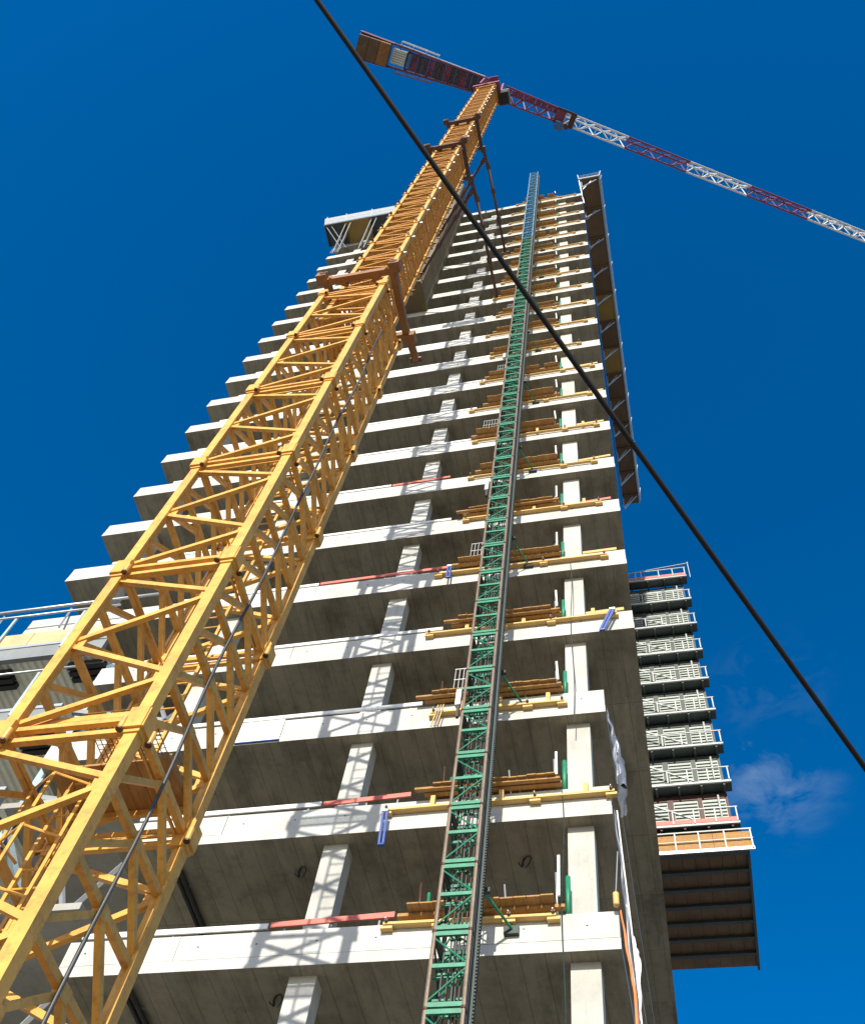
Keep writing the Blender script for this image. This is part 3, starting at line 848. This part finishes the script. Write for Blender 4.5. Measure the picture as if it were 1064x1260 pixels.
# call stations clamped to the left guide tube
for z in (18.6, 29.6, 42.5):
    b = MB().box((-.50, -.05, z - GZ), (-.38, .06, z - GZ + .55), M['galv']).build('limit_box', hoist)
    MB().beam((-.46, 0, z - GZ + .6), (-.28, 0, z - GZ + .6), .04, .05, M['green']).build('limit_arm', b)
    MB().box((-.45, -.04, z - GZ - .42), (-.39, .03, z - GZ - .02), M['black']).build('counter_block', b)

# ================================================================== THINGS ON THE SLAB EDGES
def where(k): return ORD[k] + ' slab from the bottom'
rnd = random.Random(5)
plank_src = None
for k in range(0, 22):
    z = fz(k) + .85
    # ---- timber hoist landing: planks laid over the parapet, on bearers, with gate posts
    xa, xb = -5.15 + rnd.uniform(-.25, .2), -2.12 + rnd.uniform(-.04, .04)
    if k >= 19: xa += .5
    lo = (xa, YF, z)
    L = thing('hoist_landing', f'brown plank landing beside the hoist on the {where(k)}', 'landing', lo, 'plank landings at the hoist')
    yo = (15.14 if k < 3 else 15.20) + rnd.uniform(-.04, .12) - YF
    zb = .13
    MB().box((-.22, -.14, .055), (xb - xa + .02, -.02, .128), M['plank']).build('bearer', L)
    if k in (1, 2, 3, 5): MB().box((-.42, -.27, .065), (xb - xa + .0, -.175, .127), M['plank']).build('bearer', L)
    MB().box((.0, .30, .0), (xb - xa, .42, .128), M['timber']).build('bearer', L)
    w = rnd.choice((.235, .21, .26)); n = int((xb - xa) / w)
    gap = rnd.randint(3, n - 3) if k > 3 and k % 4 == 1 else -1
    for j in range(n):
        x0 = j * w
        if j == gap: continue
        dz = rnd.uniform(0, .012); dy = rnd.uniform(-.012, .012)
        MB().box((x0 + .006, yo + dy, zb + dz), (x0 + w - .006, .95 + dy, zb + .032 + dz), M['plank']).build('plank', L)
    if k in (2, 4, 7, 9, 12):
        gx = rnd.uniform(.2, .6); gm_ = MB()
        for q_ in range(9): gm_.beam((gx + q_ * .11, yo + .10, zb + .06), (gx + q_ * .11, yo + .10, zb + .95), .012, .012, M['galv'])
        for q_ in (.06, .5, .95): gm_.beam((gx - .02, yo + .10, zb + q_), (gx + .92, yo + .10, zb + q_), .025, .025, M['galv'])
        gm_.build('mesh_gate', L)
    # gate posts and props
    hp = rnd.uniform(.75, 1.05)
    MB().beam((xb - xa - .07, yo + .06, zb + .03), (xb - xa - .07 - rnd.uniform(0, .05), yo + .06, zb + hp), .05, .04, M['white']).build('gate_post', L)
    MB().tube([(xb - xa + .06, .05, .0), (xb - xa + .06, .05, .95)], .052, M['green'], 10).build('prop', L, True)
    MB().tube([(xb - xa - .17, .22, .15), (xb - xa - .20, .22, 1.25)], .022, M['galv'], 6).build('rod', L, True)
    if k < 12:
        MB().tube([(.12, .2, .1), (.06, .2, 1.0 + rnd.uniform(-.2, .3))], .028, M['bolt'], 6).build('rod', L, True)
        MB().tube([(.28, .25, .1), (.24, .25, .95)], .035, M['green'], 8).build('prop', L, True)
        MB().tube([(xb - xa - 1.15, .3, .1), (xb - xa - 1.25, .3, 1.1)], .02, M['galv'], 6).build('rod', L, True)
        MB().tube([(xb - xa - 1.0, .34, .1), (xb - xa - 1.0, .34, .8)], .035, M['green'], 8).build('prop', L, True)
    # ---- timber walers clamped to the face of the slab
    right_end = {0: -2.25, 1: -1.0, 2: -2.05}.get(k, -0.75 + rnd.uniform(-.35, .25))
    left_end = {0: -5.6, 1: -6.1, 2: -5.35, 3: -5.9}.get(k, -5.7 + rnd.uniform(-.3, .35))
    zo = {0: .76, 1: .50, 2: .42}.get(k, rnd.uniform(.44, .62))
    tilt = rnd.uniform(-.012, .012)
    wl_ = thing('waler', f'yellow timber beam clamped along the face of the {where(k)}', 'beam', (left_end, YF, fz(k) + zo), 'timber beams clamped to the slab faces')
    ln = right_end - left_end
    MB().beam((0, -.075, 0), (ln, -.075, tilt * ln), .14 if k < 6 else .10, .058 if k < 6 else .042, M['timber']).build('beam', wl_)
    for f in (.02, rnd.uniform(.3, .42), rnd.uniform(.62, .75), .985):
        xx = f * ln
        bl = MB().box((xx - .12, -.12, tilt * xx - .10), (xx + .12, -.003, tilt * xx - .033), M['timber']).build('packing_block', wl_)
        MB().tube([(xx, -.25, tilt * xx + .045), (xx, -.0, tilt * xx + .045)], .012, M['galv'], 6).build('tie_rod', bl)
        MB().tube([(xx, -.19, tilt * xx + .045), (xx, -.155, tilt * xx + .045)], .036, M['bolt'], 8).build('wing_nut', bl)
    if k in (1, 3, 5, 7, 2):
        for xx in (ln * .22, ln * .52, ln * .88):
            MB().box((xx - .05, -.13, .045), (xx + .05, -.03, .36), M['timber']).build('upright', wl_)
    # ---- guard boards on the left part of the parapet
    def board(x0, x1, mat, nm, lab, dz0, dz1):
        ob = thing(nm, lab, 'board', (x0, YF, z), 'guard boards along the parapet tops')
        MB().beam((0, .03, .14 + dz0), (x1 - x0, .03, .14 + dz1), .035, .13, mat).build('plank', ob)
        for xx in (.3, (x1 - x0) * .5, x1 - x0 - .3):
            MB().beam((xx, .07, 0), (xx, .07, .20), .04, .03, M['grey']).build('post', ob)
    xl = slab_range(k)[0]
    if k < 14:
        split = {0: -8.0, 1: -7.6, 4: -9.8, 6: -8.4}.get(k)
        red_end = {0: -5.45, 1: -6.0 + .45, 4: -5.55, 6: -6.2}.get(k)
        if split:
            board(max(xl + .2, -14.6), split - .05, M['white'], 'guard_board', f'white guard board on the left half of the {where(k)}', rnd.uniform(-.02, .03), rnd.uniform(0, .05))
            board(split, red_end, M['red'], 'guard_board', f'faded red guard board on the {where(k)}', .03, .12)
        else:
            board(max(xl + rnd.uniform(.2, 1.4), -18.4), -5.6 + rnd.uniform(-.3, .2), M['white'], 'guard_board', f'white guard board along the {where(k)}', rnd.uniform(-.05, .03), rnd.uniform(-.02, .05))
    if 3 <= k <= 17 and k % 4 != 2 or k == 6:
        rc = M['red'] if k == 5 else M['timber']
        board(-1.45, -.32 + rnd.uniform(-.15, .05), rc, 'guard_board', f'short {"red" if k == 5 else "yellow timber"} guard board right of the column on the {where(k)}', -.02, rnd.uniform(.0, .10))

# blue turnbuckles, white sheet, tarp and lines on the lower storeys
def turnbuckle(p, q, lab):
    p, q = Vector(p), Vector(q)
    t = thing('blue_clamp', lab, 'clamp', p, 'blue steel clamps hung on the beams')
    d = q - p
    for s in (-.045, .045): MB().beam(Vector((s, 0, 0)), d + Vector((s, 0, 0)), .05, .06, M['blue']).build('bar', t)
    MB().tube([d * .02 + Vector((-.07, 0, 0)), d * .02 + Vector((.07, 0, 0))], .06, M['galv'], 10).build('eye', t)
    MB().tube([d * 1.0 + Vector((-.07, 0, 0)), d * 1.0 + Vector((.07, 0, 0))], .04, M['blue'], 10).build('pin', t)
turnbuckle((-5.98, 15.38, 16.98), (-5.92, 15.36, 15.95), 'blue steel clamp hanging from the end of the second slab beam')
turnbuckle((-5.52, 15.40, 27.55), (-5.50, 15.38, 26.85), 'blue steel clamp at the left end of the fifth slab beam')
turnbuckle((-.70, 15.36, 24.05), (-1.02, 15.36, 23.1), 'blue steel clamp slung at the right end of the fourth slab beam')
t = thing('wire_rods', 'bundle of pale tie rods hanging from the beam on the third slab edge', 'rods', (-5.1, 15.40, 20.5))
for i in range(3): MB().tube([(i * .07 - .07, 0, .1), (i * .07 - .17, -.01, -.72)], .018, M['timber' if i != 1 else 'galv'], 6).build('rod', t)
pnl = MB().box((-10.44, 15.555, 20.06), (-9.27, 15.58, 20.84), M['white']).box((-10.46, 15.55, 20.03), (-9.25, 15.585, 20.059), M['blue'])
o = pnl.build('white_panel', off=(-9.85, 15.57, 20.0)); tag(o, 'white rectangular sheet with a blue lower edge fixed to the third slab edge', 'panel', loc=(-9.85, 15.57, 20.0))

def cloth(pts_l, pts_r, mat, off, nv=26, nu=4, amp=.05, seed=0):
    """a hanging strip between two polylines, wrinkled, with thickness"""
    rn = random.Random(seed)
    def at(pl, t):
        f = t * (len(pl) - 1); i = min(int(f), len(pl) - 2); return Vector(pl[i]).lerp(Vector(pl[i + 1]), f - i)
    m = MB(); vs = []; ph = rn.uniform(0, 6)
    for side in (0, .012):
        for i in range(nv + 1):
            t = i / nv
            for j in range(nu + 1):
                p = at(pts_l, t).lerp(at(pts_r, t), j / nu)
                p.y += side + amp * math.sin(t * 19 + j * 1.3 + ph) * math.sin(t * 7 + ph) + amp * .5 * math.sin(j * 2.1 + t * 5)
                p.x += amp * .35 * math.sin(t * 23 + ph)
                vs.append(p)
    n = (nv + 1) * (nu + 1); fs = []
    for i in range(nv):
        for j in range(nu):
            a_ = i * (nu + 1) + j; b_ = a_ + nu + 1
            fs += [(a_, a_ + 1, b_ + 1, b_), (n + b_, n + b_ + 1, n + a_ + 1, n + a_)]
        for j in (0, nu):
            a_ = i * (nu + 1) + j; b_ = a_ + nu + 1
            fs.append((a_, b_, n + b_, n + a_))
    m.add(vs, fs, mat)
    return m.build('plastic_sheet', off=off, smooth=True)
o = cloth([(-1.07, 15.50, 19.9), (-1.0, 15.5, 19.2), (-.98, 15.5, 18.4), (-.93, 15.5, 17.4)], [(-1.05, 15.45, 19.9), (-.93, 15.45, 19.2), (-.80, 15.45, 18.4), (-.72, 15.45, 17.2)], M['tarp'], (-1, 15.5, 18.5), seed=1)
tag(o, 'milky torn plastic sheet hanging off the right end of the third slab edge', 'plastic sheet', 'torn sheeting on the right corner', (-1, 15.5, 18.5))
o = cloth([(-.99, 15.52, 18.5), (-.96, 15.52, 17.6), (-.92, 15.55, 16.4)], [(-.76, 15.5, 18.2), (-.73, 15.5, 17.4), (-.80, 15.5, 16.4)], M['darkcloth'], (-.9, 15.5, 17), seed=2)
tag(o, 'dark cloth flapping below the milky sheet at the right corner', 'cloth', 'torn sheeting on the right corner', (-.9, 15.5, 17))
o = cloth([(-1.07, 15.5, 16.55), (-1.0, 15.5, 15.4), (-.99, 15.5, 14.2), (-.95, 15.5, 12.8), (-.92, 15.5, 11.0)], [(-1.04, 15.46, 16.55), (-.95, 15.46, 15.4), (-.92, 15.46, 14.2), (-.89, 15.46, 12.8), (-.83, 15.46, 11.0)], M['tarp'], (-1, 15.5, 13), amp=.04, seed=3)
tag(o, 'long twisted grey plastic strip hanging below the second slab edge', 'plastic sheet', 'torn sheeting on the right corner', (-1, 15.5, 13))
o = cloth([(-.87, 15.46, 13.4), (-.85, 15.46, 12.6), (-.86, 15.46, 11.6)], [(-.83, 15.42, 13.2), (-.76, 15.42, 12.8), (-.83, 15.42, 11.6)], M['white'], (-.8, 15.4, 12), amp=.03, seed=4)
tag(o, 'white paper sack scrap caught on the strip at the bottom right corner', 'sheet', 'torn sheeting on the right corner', (-.8, 15.4, 12))
o = cloth([(-1.06, 15.42, 13.9), (-1.0, 15.42, 13.0), (-.93, 15.42, 12.2), (-.93, 15.42, 10.6)], [(-1.03, 15.41, 13.9), (-.95, 15.41, 12.95), (-.88, 15.41, 12.2), (-.89, 15.41, 10.6)], M['orange'], (-1, 15.4, 12.4), amp=.02, seed=5)
tag(o, 'orange webbing strap trailing below the lowest slab edge corner', 'strap', 'torn sheeting on the right corner', (-1, 15.4, 12.4))
o = MB().tube([(-.98, 15.44, 16.5), (-.93, 15.44, 15.0), (-.88, 15.44, 13.6), (-.84, 15.44, 12.0), (-.82, 15.44, 10.5)], .016, M['white'], 6).build('rope', off=(-.9, 15.44, 13)); tag(o, 'white rope running down the right corner over the sheeting', 'rope', loc=(-.9, 15.44, 13))
t = thing('sand_bag', 'small tan sandbag hung on a wire at the lowest right slab corner', 'bag', (-1.12, 15.47, 14.2))
MB().tube([(0, 0, .14), (.09, .0, 1.2)], .012, M['galv'], 6).build('wire', t)
MB().tube([(0, 0, -.14), (0, 0, -.09), (0, 0, 0), (0, 0, .10), (0, 0, .15)], .06, M['timber'], 8).build('bag', t, True)
# thin cords hanging down the face by the right column
for i, (x, z0_, z1_, lab) in enumerate(((-2.12, 17.3, 10.5, 'thin green cord hanging left of the right column on the lowest storeys'), (-1.82, 27.1, 19.6, 'thin pale cord looping down the right column from the fifth slab'))):
    pts = [(x + .03 * math.sin(j * .7), YF - .10 + .02 * math.sin(j), z0_ + (z1_ - z0_) * j / 14) for j in range(15)]
    o = MB().tube(pts, .012, M['hose' if i else 'darkgreen'], 5).build('cord', off=(x, YF - .1, z1_)); tag(o, lab, 'cord', loc=(x, YF - .1, z1_))

# ================================================================== FORMWORK SCREEN behind the crane mast
FS = (-10.4, 14.7, 58.2)
fsn = thing('formwork_screen', 'tall brown formwork screen standing out from the upper storeys behind the crane mast', 'formwork', FS)
zz = 58.25; i = 0
while zz < 88.5:
    h_ = 2.42
    MB().box((-9.80, 13.95, zz + .02), (-9.70, YF - .42, zz + h_ - .02), M['olive']).build('panel', fsn, off=FS)
    MB().box((-9.80 + random.uniform(-.02, .02), YF - .40, zz + .02), (-9.69, YF - .02, zz + h_ - .02), M['olive']).build('panel', fsn, off=FS)
    MB().box((-11.2, 13.86, zz + .02), (-9.74, 13.94, zz + h_ - .02), M['olive']).build('panel', fsn, off=FS)
    MB().box((-11.2, 13.945, zz - .04), (-9.705, YF - .02, zz + .015), M['olive']).build('waling', fsn, off=FS)
    zz += h_; i += 1

# ================================================================== SAFETY PLATFORMS at roof level
RZ = 84.0
RP = (.5, 14.3, RZ)
rp = thing('safety_platform', 'long brown-soffited safety platform along the right edge of the roof', 'platform', RP, 'safety platforms near the roof')
y = 14.35; i = 0
while y < 42.4:
    y1 = min(y + 2.3, 42.9)
    x0, x1 = -.20, 1.22
    big = M['plyyellow'] if i in (4, 6) else M['ply']
    MB().box((x0 + .04, y + .04, RZ), (x1, y1 - .04, RZ + .08), big).build('soffit_panel', rp, off=RP)
    MB().box((x0 + .04, y - .06, RZ - .12), (x1, y + .035, RZ + .10), M['ply']).build('joist', rp, off=RP)
    b = MB()
    b.tube([(x0 + .10, y + .15, RZ - 2.3), (x1 - .15, y + .15, RZ - .1)], .05, M['galv'], 6)
    b.tube([(x0 + .10, y + .15, RZ - 2.3), (x0 + .10, y + .15, RZ - .1)], .05, M['galv'], 6)
    b.tube([(x0 + .10, y + .5, RZ - 1.4), (x1 - .5, y + .15, RZ - .1)], .035, M['galv'], 6)
    b.build('bracket', rp, off=RP)
    MB().beam((x1 + .10, y + .2, RZ - .1), (x1 + .28, y + .2, RZ + 1.5), .06, .06, M['galv']).build('rail_post', rp, off=RP)
    y = y1; i += 1
MB().box((-.30, 15.65, RZ - .02), (-.21, 42.9, RZ + .1), M['slate']).build('edge_rail', rp, off=RP)
MB().box((1.23, 14.3, RZ - .1), (1.30, 42.9, RZ + .14), M['paleblue']).build('edge_rail', rp, off=RP)
for dz in (.55, 1.05, 1.5): MB().beam((1.26 + dz * .1, 14.3, RZ + dz), (1.26 + dz * .1, 42.9, RZ + dz), .05, .05, M['paleblue']).build('edge_rail', rp, off=RP)
MB().add([(1.33, 14.3, RZ + .1), (1.33, 42.9, RZ + .1), (1.47, 42.9, RZ + 1.5), (1.47, 14.3, RZ + 1.5), (1.337, 14.3, RZ + .1), (1.337, 42.9, RZ + .1), (1.477, 42.9, RZ + 1.5), (1.477, 14.3, RZ + 1.5)],
         [(0, 1, 2, 3), (7, 6, 5, 4), (0, 3, 7, 4), (1, 5, 6, 2), (3, 2, 6, 7), (0, 4, 5, 1)], M['net']).build('safety_net', rp, off=RP)
MB().box((-.30, 14.22, RZ - .1), (1.3, 14.30, RZ + .18), M['galv']).build('edge_rail', rp, off=RP)
for dz in (.6, 1.1): MB().beam((-.30, 14.24, RZ + dz), (1.4, 14.2, RZ + dz), .04, .04, M['paleblue']).build('edge_rail', rp, off=RP)
for px in (-.28, 1.3): MB().beam((px, 14.24, RZ), (px + (.15 if px > 0 else -.05), 14.2, RZ + 1.5), .07, .07, M['galv']).build('rail_post', rp, off=RP)
MB().tube([(-.26, 14.35, RZ - .2), (-.10, YF - .12, RZ - 3.4)], .05, M['galv'], 6).build('bracket', rp, off=RP)

LZ = 82.0
LP = (-17, 14.5, LZ)
lp_ = thing('safety_platform', 'netted safety platform on brackets at the top left corner of the tower', 'platform', LP, 'safety platforms near the roof')
xs_ = [-20.3, -18.7, -16.6, -14.5, -12.6]
for i, (x0, x1) in enumerate(zip(xs_[:-1], xs_[1:])):
    MB().box((x0 + .04, 13.85, LZ), (x1 - .04, YF - .06, LZ + .08), M['plyyellow'] if i == 1 else M['frame']).build('soffit_panel', lp_, off=LP)
    MB().box((x0 - .05, 13.86, LZ - .16), (x0 + .035, YF - .06, LZ + .07), M['frame']).build('joist', lp_, off=LP)
    for dx in (.0, .4):
        b = MB()
        if i == 0:
            b.tube([(x0 + dx + .1, 13.95, LZ - .1), (x0 + dx + 1.2, YF - .08, LZ - 1.6)], .035, M['galv'], 6)
            b.tube([(x0 + dx + .5, YF - .08, LZ - .1), (x0 + dx + .5, YF - .08, LZ - 2.6)], .03, M['galv'], 6)
        else:
            b.tube([(x0 + dx + .1, 13.95, LZ - .1), (x0 + dx - .9, YF - .08, LZ - 2.5)], .045, M['galv'], 6)
            b.tube([(x0 + dx - .9, YF - .08, LZ - 1.2), (x0 + dx - .9, YF - .08, LZ - 2.7)], .045, M['galv'], 6)
            b.tube([(x0 + dx - .2, 14.6, LZ - 1.0), (x0 + dx - .9, YF - .08, LZ - 1.3)], .03, M['galv'], 6)
        b.build('bracket', lp_, off=LP)
    MB().beam((x0 + .1, 13.80, LZ - .1), (x0 + .05, 13.47, LZ + 1.25), .07, .07, M['galv']).build('rail_post', lp_, off=LP)
MB().box((-20.35, 13.76, LZ - .06), (-12.6, 13.84, LZ + .12), M['galv']).build('edge_rail', lp_, off=LP)
for dz in (.5, 1.0): MB().beam((-20.4, 13.77 - dz * .24, LZ + dz), (-12.6, 13.77 - dz * .24, LZ + dz), .045, .045, M['galv']).build('edge_rail', lp_, off=LP)
MB().add([(-20.35, 13.75, LZ + .1), (-12.6, 13.75, LZ + .1), (-12.6, 13.50, LZ + 1.0), (-20.42, 13.50, LZ + 1.0),
          (-20.35, 13.742, LZ + .1), (-12.6, 13.742, LZ + .1), (-12.6, 13.492, LZ + 1.0), (-20.42, 13.492, LZ + 1.0)],
         [(3, 2, 1, 0), (4, 5, 6, 7), (0, 1, 5, 4), (2, 3, 7, 6), (1, 2, 6, 5), (3, 0, 4, 7)], M['net']).build('safety_net', lp_, off=LP)
MB().box((-20.36, 13.85, LZ - .05), (-20.30, YF - .06, LZ + .10), M['galv']).build('edge_rail', lp_, off=LP)
# roof clutter
t = thing('roof_hut', 'brown boarded formwork box on the roof edge left of the hoist', 'formwork', (-4.9, 16.0, fz(21) + .86))
for i in range(4): MB().box((i * .42, 0, 0), (i * .42 + .40, .1, .8), M['plank']).build('board', t)
MB().box((0, -.05, .805), (1.7, .5, .86), M['timber']).build('cap', t)
# coil of black hose under the slab at the left
t = thing('hose_coil', 'loose coil of black hose hanging under the slabs left of the crane mast', 'hose', (-15.9, 16.1, 38.4))
for c in range(5):
    pts = [(.62 * math.cos(a_ * math.pi / 9) + c * .05, .10 * c, .28 * math.sin(a_ * math.pi / 9) - .3 + .04 * c) for a_ in range(19)]
    MB().tube(pts, .035, M['black'], 6).build('loop', t, True)

# ================================================================== OVERHEAD LINE
P1 = pix_dir(390, 0) * 6.7; P2 = pix_dir(1064, 945) * 6.15
d = P2 - P1
pts = []
for i in range(41):
    t_ = -1.6 + i * 4.2 / 40
    p = P1 + d * t_
    p.z -= .035 * (1 - (2 * t_ - 1) ** 2) if 0 <= t_ <= 1 else 0
    pts.append(p)
o = MB().tube(pts, .016, M['cable'], 12).build('overhead_cable', off=P1, smooth=True)
tag(o, 'thick black overhead cable crossing the view close to the camera', 'cable', loc=P1)
